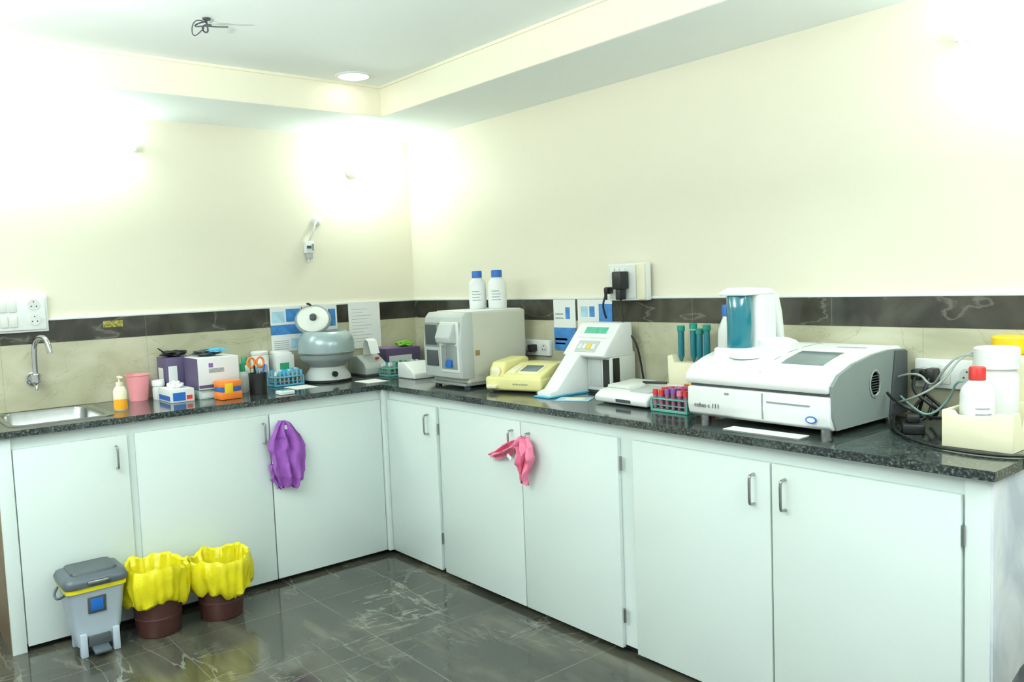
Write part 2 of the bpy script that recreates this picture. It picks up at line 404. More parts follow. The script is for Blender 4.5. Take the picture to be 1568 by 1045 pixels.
def poster(name,x0,x1,z0,z1,face,bits,base=PAPER,off=.0145):
    g=G(name)
    def bx(n,a,b,c,d,m,t):
        if face=='x': box(g,n,off,off+t,a,b,c,d,m)
        else: box(g,n,a,b,-off-t,-off,c,d,m)
    bx('sheet',x0,x1,z0,z1,base,.001)
    for i,(u0,u1,v0,v1,m) in enumerate(bits):
        bx('print_%d'%(i+1),x0+u0*(x1-x0),x0+u1*(x1-x0),z0+v0*(z1-z0),z0+v1*(z1-z0),m,.0016)
tl=[(.08,.55,.05+.045*i,.065+.045*i,PGREY) for i in range(5)]
poster('wall_poster',-.905,-.73,1.02,1.255,'x',[(.0,1,.38,.6,PBLUE),(.05,.45,.65,.9,PLBLUE),(.5,.96,.66,.95,PBLUE),(.62,.95,.06,.28,PLBLUE)]+tl)
poster('wall_poster',-.725,-.52,1.02,1.255,'x',[(.1,.45,.6,.92,PBLUE),(.5,.7,.62,.9,PLBLUE),(.74,.95,.5,.9,PBLUE),(.0,1,.35,.42,PBLUE)]+tl)
poster('notice_paper',-.45,-.25,1.0,1.26,'x',[(.1,.45+.4*((i*7)%3)/3,.14+.07*i,.148+.07*i,PGREY) for i in range(11)],off=.016)
poster('wall_brochure',1.235,1.385,1.01,1.25,'y',[(.0,1,.0,.45,PBLUE),(.55,.75,.62,.85,PBLUE),(.05,.6,.2,.24,PAPER),(.05,.5,.12,.15,PAPER),(.08,.45,.7,.73,PGREY),(.08,.45,.62,.65,PGREY)])
poster('wall_brochure',1.40,1.62,1.04,1.25,'y',[(.62,1,.0,.9,PBLUE),(.1,.3,.62,.85,PLBLUE),(.35,.5,.62,.85,PBLUE)]+[(.08,.5,.1+.07*i,.12+.07*i,PGREY) for i in range(6)])
def socket_plate(name,x0,x1,z0,z1,d=.02):
    g=G(name); box(g,'plate',x0,x1,-.0125-d,-.0125,z0,z1,WHITE,.004)
    n=max(1,int((x1-x0)/.06))
    for i in range(n):
        xc=x0+(i+.5)*(x1-x0)/n
        if i%2==0:
            cyl(g,'socket_%d'%i,(xc,-.0125-d+.001,(z0+z1)/2),.022,.004,OFFW,rot=(math.pi/2,0,0))
            for k,(a,b) in enumerate(((0,.011),(-.009,-.007),(.009,-.007))): cyl(g,'hole_%d_%d'%(i,k),(xc+a,-.0125-d-.003,(z0+z1)/2+b),.003,.001,DGREY,rot=(math.pi/2,0,0),n=8)
        else: box(g,'switch_%d'%i,xc-.015,xc+.015,-.0125-d-.005,-.0125-d,z0+.015,z1-.015,OFFW,.002)
    return g
g=socket_plate('wall_socket',.99,1.215,.98,1.055)
box(g,'plug',1.10,1.13,-.075,-.034,1.0,1.035,BLACK,.005)
tube(g,'plug_cable',[(1.115,-.07,1.015),(1.115,-.10,1.0),(1.13,-.10,.95),(1.14,-.07,.90)],.004,BLACK)
g=socket_plate('wall_socket',2.95,3.14,.965,1.055)
box(g,'plug',3.0,3.03,-.08,-.034,.985,1.03,BLACK,.006)
tube(g,'plug_cable',[(3.015,-.075,1.0),(3.02,-.11,.98),(3.0,-.10,.92),(2.985,-.09,.875)],.0055,BLACK)
box(g,'plug_2',2.955,2.985,-.075,-.034,.99,1.025,BLACK,.006)
tube(g,'plug_cable_2',[(2.97,-.07,1.0),(2.975,-.12,.97),(3.04,-.13,.93),(3.06,-.10,.90),(3.02,-.08,.875)],.0055,BLACK)
g=G('wall_socket_box')
box(g,'housing',1.635,1.85,-.05,-.016,1.245,1.405,WHITE,.005)
box(g,'faceplate',1.645,1.80,-.056,-.05,1.255,1.395,OFFW,.003)
box(g,'side_module',1.805,1.85,-.06,-.05,1.25,1.40,mat('cream_socket_side','e6e1c6',.4),.003)
for i in range(3): box(g,'switch_%d'%i,1.655+i*.03,1.678+i*.03,-.06,-.056,1.35,1.385,WHITE,.002)
cyl(g,'socket',(1.67,-.056,1.30),.02,.004,WHITE,rot=(math.pi/2,0,0))
g=G('power_adapter')
box(g,'brick',1.715,1.765,-.115,-.060,1.295,1.37,BLACK,.006)
box(g,'nose',1.725,1.752,-.105,-.065,1.25,1.30,BLACK,.004)
tube(g,'cable',[(1.738,-.085,1.255),(1.74,-.085,1.2),(1.75,-.08,1.12),(1.795,-.06,1.08),(1.80,-.03,.95),(1.81,-.03,.868)],.0045,BLACK)
g=G('power_plug')
box(g,'body',1.65,1.675,-.10,-.060,1.275,1.305,BLACK,.007)
tube(g,'cable',[(1.66,-.09,1.28),(1.655,-.11,1.24),(1.64,-.09,1.2),(1.635,-.07,1.17)],.0045,BLACK)
cyl(g,'strain_relief',(1.66,-.095,1.25),.007,.035,BLACK,n=12)

# ------------------------------------------------------------ bottles helper
Z=.86
def bottle(name,x,y,r,h,m,cap,z=Z,neck=.45,caph=.14,label=None,sh=.74):
    g=G(name,(x,y,z)); b=h*(1-caph)
    lathe(g,'body',[(0,0),(r*.92,0),(r,.006),(r,b*sh),(r*.93,b*(sh+.09)),(r*max(.62,neck),b*.93),(r*neck,b*.97),(r*neck,b)],m,n=28)
    rc=r*neck*1.18
    lathe(g,'cap',[(0,b-.004),(rc,b-.004),(rc,h-.004),(rc*.9,h),(0,h)],cap,n=24)
    if label:
        lathe(g,'label',[(r+.0006,b*.18),(r+.0006,b*.62)],label,n=28)
        for i in range(4):
            bm=bmesh.new(); n=8; a0,a1=-1.3,-.3-.15*(i%2)
            vs=[[bm.verts.new(((r+.0012)*math.cos(a0+(a1-a0)*q/n),(r+.0012)*math.sin(a0+(a1-a0)*q/n),b*(.26+.09*i)+dz)) for q in range(n+1)] for dz in (0,.004)]
            for q in range(n): bm.faces.new((vs[0][q],vs[0][q+1],vs[1][q+1],vs[1][q]))
            add('label_text_%d'%i,bm,PGREY,g)
    return g

# ------------------------------------------------------------ haematology analyzer
g=G('hematology_analyzer')
x0,x1,yf,yb=.82,1.115,-.46,-.09
box(g,'cabinet_body',x0,x1,yf+.02,yb,Z+.02,1.213,HSIDE,.012,3)
prism(g,'front_bezel',[(yf+.03,Z+.045),(yf-.02,Z+.05),(yf-.025,Z+.20),(yf-.01,Z+.33),(yf+.01,Z+.352),(yf+.05,Z+.352),(yf+.05,Z+.045)],x0-.004,x1+.002,LGREY,'x',.004)
box(g,'top_lid',x0+.01,x1-.01,yf+.05,yb-.02,1.211,1.2165,WHITE,.002)
box(g,'screen_frame',x0+.012,x0+.125,yf-.028,yf-.018,Z+.19,Z+.305,MGREY,.004)
box(g,'screen',x0+.022,x0+.115,yf-.030,yf-.027,Z+.20,Z+.295,DGREY,.001)
box(g,'keypad',x0+.02,x0+.115,yf-.027,yf-.018,Z+.10,Z+.175,DGREY,.003)
box(g,'sample_bay_back',x0+.135,x1-.012,yf-.026,yf-.018,Z+.075,Z+.31,OFFW,.004)
box(g,'sample_bay_recess',x0+.145,x1-.025,yf-.0275,yf-.022,Z+.09,Z+.20,MGREY,.002)
prism(g,'probe_cover',[(yf-.02,Z+.21),(yf-.06,Z+.215),(yf-.065,Z+.24),(yf-.04,Z+.30),(yf-.02,Z+.305)],x0+.15,x1-.03,LGREY,'x',.004)
cyl(g,'aspiration_probe',(x0+.21,yf-.045,Z+.13),.003,.085,STEEL,n=10)
box(g,'start_bar',x0+.19,x0+.235,yf-.04,yf-.026,Z+.10,Z+.135,BLUE,.003)
for i,(a,b) in enumerate(((x0+.03,yf+.03),(x1-.03,yf+.03),(x0+.03,yb-.03),(x1-.03,yb-.03))): cyl(g,'foot_%d'%i,(a,b,Z),.016,.024,DGREY,n=16)
box(g,'base_lip',x0+.005,x1-.005,yf,yb,Z+.012,Z+.024,MGREY,.002)
box(g,'side_sticker',x1,x1+.001,-.40,-.375,Z+.15,Z+.175,mat('sticker_brown','8b7a4a',.5))
box(g,'side_label',x1,x1+.001,-.385,-.35,Z+.055,Z+.06,PGREY)
bottle('reagent_bottle',.905,-.215,.042,.185,WHITE,BLUE,1.217,caph=.16,neck=.5,label=PAPER)
bottle('reagent_bottle',1.01,-.175,.045,.185,WHITE,BLUE,1.217,caph=.16,neck=.5,label=PAPER)

# ------------------------------------------------------------ urine analyzer (yellow)
g=G('urine_analyzer',(1.345,-.285,Z),math.radians(18))
box(g,'lower_shell',-.145,.145,-.13,.13,.008,.07,YEL,.014,3)
prism(g,'slanted_console',[(-.128,.06),(-.122,.078),(.02,.118),(.12,.118),(.128,.10),(.128,.06)],-.055,.142,YEL,'x',.006)
prism(g,'printer_housing',[(-.10,.06),(-.095,.10),(-.07,.13),(.08,.142),(.12,.135),(.125,.06)],-.142,-.062,YEL,'x',.012,3)
a=math.atan2(.04,.142)
box(g,'display_bezel',.01,.115,-.105,-.015,.0925,.1015,CREAM,.003,rot=(a,0,0))
box(g,'display',.02,.105,-.095,-.028,.0965,.104,LCD,.001,rot=(a,0,0))
box(g,'key_strip',-.045,-.005,-.105,-.02,.092,.1,CREAM,.002,rot=(a,0,0))
box(g,'strip_tray',-.125,-.075,-.15,-.09,.02,.035,CREAM,.003)
lathe(g,'paper_slot_knob',[(0,0),(.022,0),(.022,.006),(.012,.012),(0,.012)],CREAM,(-.1,-.1,.09),(math.pi/2,0,0))
text(g,'label','urine analyzer',(0,-.131,.035),RY,.014,MGREY)
for i,(x,y) in enumerate(((-.12,-.11),(.12,-.11),(-.12,.11),(.12,.11))): cyl(g,'foot_%d'%i,(x,y,0),.012,.01,DGREY,n=12)

# ------------------------------------------------------------ electrolyte analyzer
g=G('electrolyte_analyzer')
prism(g,'rear_body',[(-.20,Z+.012),(-.20,Z+.155),(-.175,Z+.17),(-.045,Z+.17),(-.045,Z+.012)],1.54,1.775,OFFW,'x',.005)
prism(g,'head',[(-.235,Z+.155),(-.245,Z+.165),(-.135,Z+.288),(-.12,Z+.295),(-.065,Z+.295),(-.06,Z+.155)],1.538,1.778,WHITE,'x',.005)
prism(g,'sloped_leg',[(-.42,Z+.003),(-.42,Z+.022),(-.38,Z+.03),(-.245,Z+.17),(-.20,Z+.17),(-.20,Z+.003)],1.56,1.645,WHITE,'x',.005)
prism(g,'base_foot',[(-.435,Z+.0005),(-.435,Z+.006),(-.38,Z+.008),(-.20,Z+.008),(-.20,Z+.0005)],1.555,1.65,LBLUE,'x',.002)
def onslope(n,xa,xb,u0,u1,m,t=.004):
    dy,dz=.110,.123; ln=math.hypot(dy,dz)
    prof=[]
    for u,o in ((u0,.0),(u0,t),(u1,t),(u1,0)):
        prof.append((-.245+dy*u-dz/ln*o,Z+.165+dz*u+dy/ln*o))
    prism(g,n,prof,xa,xb,m,'x')
onslope('display_bezel',1.575,1.755,.55,.97,WHITE,.004)
onslope('display',1.60,1.73,.68,.88,GLCD,.0055)
onslope('keypad',1.60,1.72,.1,.45,LGREY,.003)
for i in range(4): onslope('key_%d'%i,1.612+i*.026,1.63+i*.026,.18,.34,YCAP if i==2 else OFFW,.005)
box(g,'sampler_slot',1.7755,1.7775,-.185,-.145,Z+.02,Z+.15,BLACK,.001)
box(g,'sampler_slot_front',1.735,1.77,-.203,-.199,Z+.03,Z+.145,BLACK)
box(g,'front_recess_panel',1.655,1.725,-.204,-.199,Z+.03,Z+.145,LGREY,.002)
box(g,'rear_foot',1.55,1.77,-.19,-.05,Z+.0005,Z+.014,DGREY)
g=G('instruction_leaflet',(1.745,-.38,Z+.0006),.5)
box(g,'sheet',-.07,.07,-.05,.05,0,.0015,PLBLUE); box(g,'print',-.04,.04,-.03,.03,.0015,.002,CREAM)

g=G('benchtop_analyzer_small',(2.015,-.27,Z),math.radians(-3))
prism(g,'shell',[(-.125,.006),(-.13,.03),(-.10,.05),(.0,.066),(.10,.066),(.11,.05),(.11,.006)],-.14,.14,WHITE,'x',.008,3)
box(g,'lid',-.125,-.005,-.07,.08,.06,.072,OFFW,.004,rot=(.06,0,0))
box(g,'keypad',.02,.12,-.09,.0,.056,.064,LGREY,.002,rot=(.12,0,0))
box(g,'pen',-.02,.08,.03,.04,.07,.08,BLACK,.003,rot=(0,0,.4))
box(g,'front_slot',-.02,.06,-.1285,-.124,.014,.026,DGREY)
g=G('reagent_strip_carton',(2.215,-.18,Z),0)
box(g,'carton',-.045,.045,-.035,.035,0.0005,.075,mat('carton_red','b8453a',.5),.002)
box(g,'top_label',-.043,.043,-.033,.033,.075,.077,YCAP)

# ------------------------------------------------------------ racks
def tube_rack(name,x0,x1,y0,y1,z,h,m,caps,nx,ny,r=.007,up=.035,tm=None):
    g=G(name); tm=tm or CLEAR
    box(g,'base',x0,x1,y0,y1,z+.0005,z+.01,m,.002)
    box(g,'top_plate',x0,x1,y0,y1,z+h-.006,z+h,m,.002)
    box(g,'mid_plate',x0+.003,x1-.003,y0+.003,y1-.003,z+h*.5-.003,z+h*.5,m,.001)
    for i,(a,b) in enumerate(((x0,y0),(x1-.006,y0),(x0,y1-.006),(x1-.006,y1-.006))): box(g,'post_%d'%i,a,a+.006,b,b+.006,z+.005,z+h-.003,m)
    bt=bmesh.new(); cs={}
    for i in range(nx):
        for j in range(ny):
            cx=x0+(i+.5)*(x1-x0)/nx; cy=y0+(j+.5)*(y1-y0)/ny
            if random.random()<.08: continue
            dz=random.uniform(-.004,.006)
            bmesh.ops.create_cone(bt,cap_ends=True,segments=10,radius1=r*.7,radius2=r*.9,depth=h+up-.014,matrix=Matrix.Translation((cx,cy,z+.012+(h+up-.014)/2)))
            c=random.choice(caps); b=cs.setdefault(c.name,(c,bmesh.new()))[1]
            bmesh.ops.create_cone(b,cap_ends=True,segments=12,radius1=r*1.1,radius2=r,depth=.018,matrix=Matrix.Translation((cx,cy,z+h+up+dz)))
    add('tubes',bt,tm,g)
    for k,(c,b) in cs.items(): add('caps_'+k,b,c,g)
    return g
tube_rack('test_tube_rack',2.175,2.34,-.41,-.29,Z,.05,TRACK,[RED,LPURP,LPURP,PINK],6,5,.0095,.022,mat('blood_sample_tube','a0637a',.3))
tube_rack('test_tube_rack',.14,.22,-.99,-.83,Z,.05,LBLUE,[LBLUE,LBLUE,CARTON],4,7,.007,.02)
tube_rack('test_tube_rack',.24,.345,-.405,-.17,Z,.045,TRACK,[TRACK,CARTON,TGREEN],4,8,.008,.015)
g=G('centrifuge_tube_stand')
prism(g,'stand',[(2.03,Z+.0005),(2.025,Z+.17),(2.05,Z+.175),(2.06,Z+.145),(2.19,Z+.145),(2.20,Z+.175),(2.225,Z+.17),(2.22,Z+.0005)],-.135,-.055,CREAM,'y',.004)
for i,(x,dz) in enumerate([(2.065,.0),(2.125,.01),(2.155,-.01),(2.19,.005)]):
    lathe(g,'tube_%d'%i,[(0,0),(.006,.01),(.0125,.03),(.0125,.13),(0,.13)],TEAL,(x,-.095,Z+.14),n=16)
    cyl(g,'cap_%d'%i,(x,-.095,Z+.265+dz),.0155,.022,TGREEN,n=16,bev=.002)
bottle('wash_bottle',2.295,-.11,.035,.37,WHITE,BLUE,Z,caph=.1,label=PBLUE)

# ------------------------------------------------------------ big chemistry analyzer
g=G('clinical_chemistry_analyzer')
ax0,ax1=2.405,2.915
low=[(-.46,Z+.018),(-.482,Z+.03),(-.488,Z+.06),(-.486,Z+.118),(-.45,Z+.122),(-.03,Z+.122),(-.03,Z+.018)]
prism(g,'lower_front_body',low,ax0,ax1,WHITE,'x',.006,3)
box(g,'shadow_gap',ax0+.008,ax1-.004,-.475,-.04,Z+.119,Z+.130,DGREY)
up=[(-.486,Z+.128),(-.492,Z+.145),(-.485,Z+.165),(-.46,Z+.185),(-.40,Z+.207),(-.33,Z+.223),(-.24,Z+.235),(-.14,Z+.240),(-.05,Z+.236),(-.03,Z+.225),(-.03,Z+.128)]
prism(g,'domed_cover',up,ax0-.004,ax1-.004,WHITE,'x',.006,3)
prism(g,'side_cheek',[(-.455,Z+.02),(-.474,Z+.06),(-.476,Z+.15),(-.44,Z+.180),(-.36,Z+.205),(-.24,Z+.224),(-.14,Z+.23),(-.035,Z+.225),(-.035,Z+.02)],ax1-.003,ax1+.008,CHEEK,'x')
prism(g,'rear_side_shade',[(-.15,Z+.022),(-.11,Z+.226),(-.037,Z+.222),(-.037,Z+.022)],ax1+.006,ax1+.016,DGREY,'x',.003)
lathe(g,'speaker_ring',[(0,0),(.034,0),(.036,.004),(.030,.006),(.028,.002),(0,.002)],MGREY,(ax1+.006,-.235,Z+.135),(0,math.pi/2,0),scale=(1.25,1,1))
for i in range(7): box(g,'vent_%d'%i,ax1+.007,ax1+.0105,-.258,-.212,Z+.109+i*.008,Z+.112+i*.008,DGREY)
def dome(y):
    for (a,b),(c,d) in zip(up,up[1:]):
        if a<=y<=c and c>a: return b+(d-b)*(y-a)/(c-a)
    return Z+.24
def ondome(n,xa,xb,ya,yb,m,t=.004,k=5):
    ys=[ya+(yb-ya)*i/k for i in range(k+1)]
    prof=[(y,dome(y)+t) for y in ys]+[(y,dome(y)-.004) for y in ys[::-1]]
    prism(g,n,prof,xa,xb,m,'x')
ondome('screen_bezel',ax1-.215,ax1-.035,-.44,-.285,OFFW,.0035)
ondome('touch_screen',ax1-.195,ax1-.055,-.42,-.30,LCD,.005)
ondome('panel_seam',ax1-.24,ax1-.237,-.47,-.04,MGREY,.0012)
ondome('logo_strip',ax1-.14,ax1-.04,-.20,-.185,PGREY,.001)
box(g,'front_seam',ax1-.222,ax1-.219,-.4895,-.48,Z+.035,Z+.115,MGREY)
box(g,'drawer_slot',ax1-.205,ax1-.06,-.4895,-.48,Z+.088,Z+.092,MGREY)
box(g,'eject_key',ax1-.36,ax1-.345,-.489,-.484,Z+.100,Z+.106,MGREY)
text(g,'maker_text','cobas c 111',(ax0+.03,-.4895,Z+.052),RY,.021,DGREY)
lathe(g,'badge',[(0,0),(.012,0),(.012,.002),(0,.002)],BLUE,(ax1-.055,-.488,Z+.05),(math.pi/2,0,0),scale=(1.5,.9,1))
lathe(g,'badge_inner',[(0,0),(.009,0),(.009,.003),(0,.003)],PAPER,(ax1-.055,-.488,Z+.05),(math.pi/2,0,0),scale=(1.5,.8,1))
lathe(g,'reagent_disc_cover',[(0,.012),(.05,.012),(.065,.009),(.075,0)],OFFW,(2.56,-.34,dome(-.34)-.004),(.12,0,0),n=40)
# tower
prism(g,'tower_body',[(2.465,-.295),(2.545,-.295),(2.553,-.28),(2.553,-.19),(2.54,-.17),(2.47,-.17),(2.462,-.19),(2.462,-.28)],Z+.225,Z+.42,WHITE,'z',.008,3)
prism(g,'tower_cap',[(-.375,Z+.412),(-.375,Z+.424),(-.33,Z+.438),(-.22,Z+.432),(-.175,Z+.41),(-.155,Z+.35),(-.14,Z+.25),(-.16,Z+.25),(-.20,Z+.412)],2.456,2.557,WHITE,'x',.004,2)
prism(g,'tower_shoulder',[(-.29,Z+.225),(-.29,Z+.26),(-.19,Z+.265),(-.14,Z+.252),(-.11,Z+.236),(-.11,Z+.225)],2.44,2.60,WHITE,'x',.005,2)
lathe(g,'tower_cylinder',[(0,0),(.038,0),(.041,.006),(.041,.185),(.038,.19),(0,.19)],TEAL,(2.505,-.33,Z+.222),n=32)
lathe(g,'tower_core',[(0,0),(.018,0),(.018,.17),(0,.17)],DGREY,(2.505,-.33,Z+.23),n=20)
prism(g,'tower_base',[(2.44,-.385),(2.57,-.385),(2.59,-.35),(2.59,-.17),(2.56,-.14),(2.46,-.14),(2.43,-.17),(2.43,-.36)],Z+.2,Z+.238,WHITE,'z',.006,3)
for i,(a,b) in enumerate(((ax0+.04,-.44),(ax1-.035,-.44),(ax0+.04,-.07),(ax1-.03,-.07))): cyl(g,'foot_%d'%i,(a,b,Z),.017,.022,STEEL,n=20)
g=G('paper_sheet',(2.72,-.515,Z+.0006),.03); box(g,'sheet',-.13,.13,-.03,.03,0,.0015,PAPER)

# ------------------------------------------------------------ right end items
g=G('waste_bottle_tray')
tx0,tx1,ty0,ty1=3.185,3.36,-.385,-.13
box(g,'floor_plate',tx0+.002,tx1-.002,ty0+.002,ty1-.002,Z+.0005,Z+.012,CREAM)
prism(g,'front_wall',[(tx0,Z+.001),(tx0,Z+.10),(tx0+.03,Z+.10),(tx0+.04,Z+.088),(tx1-.05,Z+.088),(tx1-.04,Z+.10),(tx1,Z+.10),(tx1,Z+.001)],ty0,ty0+.012,CREAM,'y',.002)
prism(g,'back_wall',[(tx0,Z+.001),(tx0,Z+.10),(tx1,Z+.10),(tx1,Z+.001)],ty1-.012,ty1,CREAM,'y',.002)
prism(g,'left_wall',[(ty0+.01,Z+.001),(ty0+.01,Z+.0995),(ty1-.01,Z+.0995),(ty1-.01,Z+.001)],tx0+.0005,tx0+.012,CREAM,'x')
prism(g,'right_wall',[(ty0+.01,Z+.001),(ty0+.01,Z+.0995),(ty0+.05,Z+.0995),(ty0+.07,Z+.05),(ty0+.10,Z+.05),(ty0+.12,Z+.0995),(ty0+.16,Z+.0995),(ty0+.18,Z+.06),(ty1-.03,Z+.06),(ty1-.01,Z+.0995),(ty1-.01,Z+.001)],tx1-.012,tx1-.0005,CREAM,'x')
bottle('reagent_bottle',3.25,-.32,.042,.20,WHITE,RED,Z+.013,neck=.42,caph=.15,label=PAPER)
bottle('distilled_water_bottle',3.255,-.205,.055,.245,WHITE,WHITE,Z+.013,neck=.88,caph=.22,sh=.8)
g=G('jerry_can',(3.235,-.069,Z+.0005))
box(g,'body',-.085,.085,-.048,.048,0,.225,CREAM,.022,3)
cyl(g,'lid',(.005,0,.223),.048,.055,YCAP,n=32,bev=.006)
tube(g,'carry_handle',[(.06,-.03,.22),(.065,-.035,.25),(.065,.035,.25),(.06,.03,.22)],.008,CREAM)
g=G('drain_tubing')
tube(g,'tube_1',[(2.925,-.10,1.0),(3.0,-.12,1.03),(3.06,-.16,.98),(3.12,-.22,1.05),(3.17,-.22,1.10),(3.20,-.21,1.09)],.0035,CLEAR)
tube(g,'tube_2',[(2.925,-.08,.94),(3.0,-.16,.92),(3.07,-.20,.90),(3.13,-.20,.96),(3.18,-.28,1.03),(3.215,-.315,1.03)],.0035,HOSE)
tube(g,'tube_3',[(2.925,-.12,.92),(3.02,-.2,.95),(3.08,-.12,1.0),(3.11,-.08,1.08),(3.17,-.06,1.10)],.0035,CLEAR)
g=G('power_strip_adapter',(3.04,-.24,Z+.0005),.5)
box(g,'brick',-.03,.03,-.05,.05,0,.03,BLACK,.006)
box(g,'plug_head',-.018,.018,-.03,.02,.03,.055,BLACK,.006)
g=G('power_cable')
tube(g,'cable_1',[(2.94,-.15,.89),(2.97,-.22,.87),(3.02,-.30,.866),(3.10,-.38,.866),(3.20,-.44,.866),(3.34,-.45,.866),(3.41,-.40,.866),(3.42,-.36,.85),(3.42,-.34,.7),(3.42,-.32,.45)],.0045,BLACK)
tube(g,'cable_2',[(3.03,-.20,.88),(2.99,-.14,.90),(3.0,-.10,.94),(3.03,-.08,.93),(3.03,-.13,.88),(2.98,-.19,.866),(2.95,-.12,.866)],.005,BLACK)
tube(g,'cable_3',[(3.06,-.19,.90),(3.09,-.1,.88),(3.05,-.06,.91),(3.0,-.09,.96)],.005,BLACK)
tube(g,'cable_4',[(2.935,-.18,.96),(2.98,-.22,.94),(3.03,-.24,.93),(3.05,-.2,.90)],.005,BLACK)

# ------------------------------------------------------------ left counter items
g=G('soap_dispenser_bottle',(.38,-1.75,Z))
lathe(g,'body',[(0,.0005),(.024,.0005),(.027,.006),(.027,.085),(.02,.10),(.012,.108),(.012,.112)],CREAM,n=24,scale=(.8,1,1))
lathe(g,'soap_level',[(.0278,.006),(.0278,.05)],AMBER,n=24,scale=(.8,1,1))
cyl(g,'collar',(0,0,.108),.014,.014,CREAM,n=16); cyl(g,'stem',(0,0,.12),.004,.02,CREAM,n=10)
box(g,'pump_head',-.012,.03,-.008,.008,.138,.148,CREAM,.003)
g=G('pink_plastic_tub',(.10,-1.60,Z))
lathe(g,'tub',[(0,.0005),(.04,.0005),(.052,.115),(.056,.118),(.056,.122),(.049,.122),(.038,.006),(0,.006)],PPINK,n=28)
bottle('small_jar',.137,-1.521,.027,.09,WHITE,WHITE,neck=.9,caph=.25)
g=G('glove_box')
box(g,'carton',.18,.355,-1.535,-1.43,Z+.0005,Z+.06,CARTON,.002)
box(g,'blue_side_print',.19,.345,-1.536,-1.535,Z+.008,Z+.03,BLUE)
box(g,'blue_front_print',.355,.356,-1.525,-1.47,Z+.008,Z+.045,BLUE)
box(g,'red_front_print',.355,.3562,-1.465,-1.44,Z+.012,Z+.03,RED)
blob(g,'gloves_tissue',(.26,-1.48,Z+.068),(.055,.028,.022),WHITE,0)
g=G('carton_box_stack')
box(g,'lower_carton',.19,.345,-1.405,-1.27,Z+.0005,Z+.045,mat('carton_mint','b9d3c9',.6),.002)
box(g,'lower_label',.345,.346,-1.395,-1.29,Z+.008,Z+.03,PAPER)
box(g,'upper_carton',.18,.36,-1.41,-1.22,Z+.0455,Z+.19,CARTON,.002)
box(g,'purple_side',.181,.359,-1.4115,-1.41,Z+.047,Z+.188,PBOX)
box(g,'purple_band',.36,.361,-1.408,-1.24,Z+.052,Z+.066,PBOX)
box(g,'front_text',.36,.361,-1.36,-1.29,Z+.12,Z+.14,PGREY)
box(g,'front_logo',.36,.361,-1.36,-1.34,Z+.145,Z+.165,LPURP)
blob(g,'dark_pouch',(.25,-1.33,Z+.207),(.05,.06,.014),DGREY,2); blob(g,'blue_mask',(.29,-1.30,Z+.218),(.035,.04,.010),LBLUE,5)
g=G('purple_carton'); box(g,'carton',.03,.165,-1.49,-1.37,Z+.0005,Z+.19,PBOX,.002); box(g,'label',.165,.166,-1.48,-1.44,Z+.05,Z+.15,PAPER); box(g,'side_label',.05,.12,-1.491,-1.49,Z+.06,Z+.14,CARTON)
blob(g,'black_mask',(.10,-1.43,Z+.206),(.05,.055,.013),BLACK,1)
tube(g,'mask_strap',[(.12,-1.46,Z+.20),(.13,-1.50,Z+.23),(.10,-1.51,Z+.24),(.08,-1.47,Z+.21)],.002,BLACK)
g=G('pipette_tip_box',(.42,-1.30,Z),.1)
box(g,'base',-.04,.04,-.05,.05,.0005,.035,ORANGE,.004); box(g,'tray',-.037,.037,-.047,.047,.035,.055,BLUE,.003); box(g,'lid',-.04,.04,-.05,.05,.055,.085,ORANGE,.006)
box(g,'lid_window',.0395,.0415,-.035,.005,.03,.075,YCAP,.002)
g=G('pen_holder',(.38,-1.14,Z))
lathe(g,'cup',[(0,.0005),(.04,.0005),(.042,.10),(.038,.10),(.036,.006),(0,.006)],BLACK,n=24)
for i,(x,y,tx,ty,m) in enumerate([(.0,.0,.02,.03,BLUE),(.01,-.01,.03,-.02,BLACK),(-.01,.01,-.03,.02,LGREY)]):
    tube(g,'pen_%d'%i,[(x,y,.01),(x+tx,y+ty,.14)],.004,m,smooth=False)
def ring(p,name,c,r,m,t=.005,ax='x',sc=1.3):
    pts=[]
    for k in range(12):
        a=2*math.pi*k/12; pts.append((c[0],c[1]+r*math.cos(a),c[2]+r*sc*math.sin(a)))
    tube(p,name,pts,t,m,cyc=True)
ring(g,'scissor_loop_1',(.0,-.028,.15),.018,ORANGE); ring(g,'scissor_loop_2',(.0,.016,.15),.018,ORANGE)
tube(g,'scissor_blade_1',[(0,-.015,.125),(0,.01,.02)],.004,STEEL,smooth=False); tube(g,'scissor_blade_2',[(0,.005,.125),(0,-.012,.02)],.004,STEEL,smooth=False)
bottle('dropper_bottle',.26,-1.165,.022,.14,WHITE,GREEN,neck=.5,caph=.25)
bottle('dropper_bottle',.20,-1.13,.024,.165,WHITE,GREEN,neck=.5,caph=.2)
bottle('dropper_bottle',.28,-1.105,.02,.12,WHITE,LBLUE,neck=.6,caph=.3)
g=G('disinfectant_wipes_canister',(.075,-1.0,Z))
lathe(g,'body',[(0,.0005),(.045,.0005),(.045,.15),(.04,.158),(0,.158)],CARTON,n=28); cyl(g,'lid',(0,0,.158),.043,.02,WHITE,bev=.004)
box(g,'label',.044,.0465,-.02,.02,.04,.11,PGREY)
g=G('white_storage_carton'); box(g,'carton',.03,.115,-.93,-.83,Z+.0005,Z+.15,CARTON,.003); box(g,'flap',.03,.10,-.925,-.835,Z+.15,Z+.165,PAPER,.003,rot=(0,.12,0)); box(g,'print',.115,.116,-.91,-.86,Z+.06,Z+.11,GREEN)
g=G('sample_cassette'); box(g,'case',.48,.54,-1.10,-1.03,Z+.0005,Z+.018,CARTON,.003); box(g,'window',.49,.53,-1.09,-1.04,Z+.018,Z+.02,TRACK)
g=G('paper_slip'); box(g,'sheet',.26,.40,-.96,-.84,Z+.0005,Z+.002,PAPER)
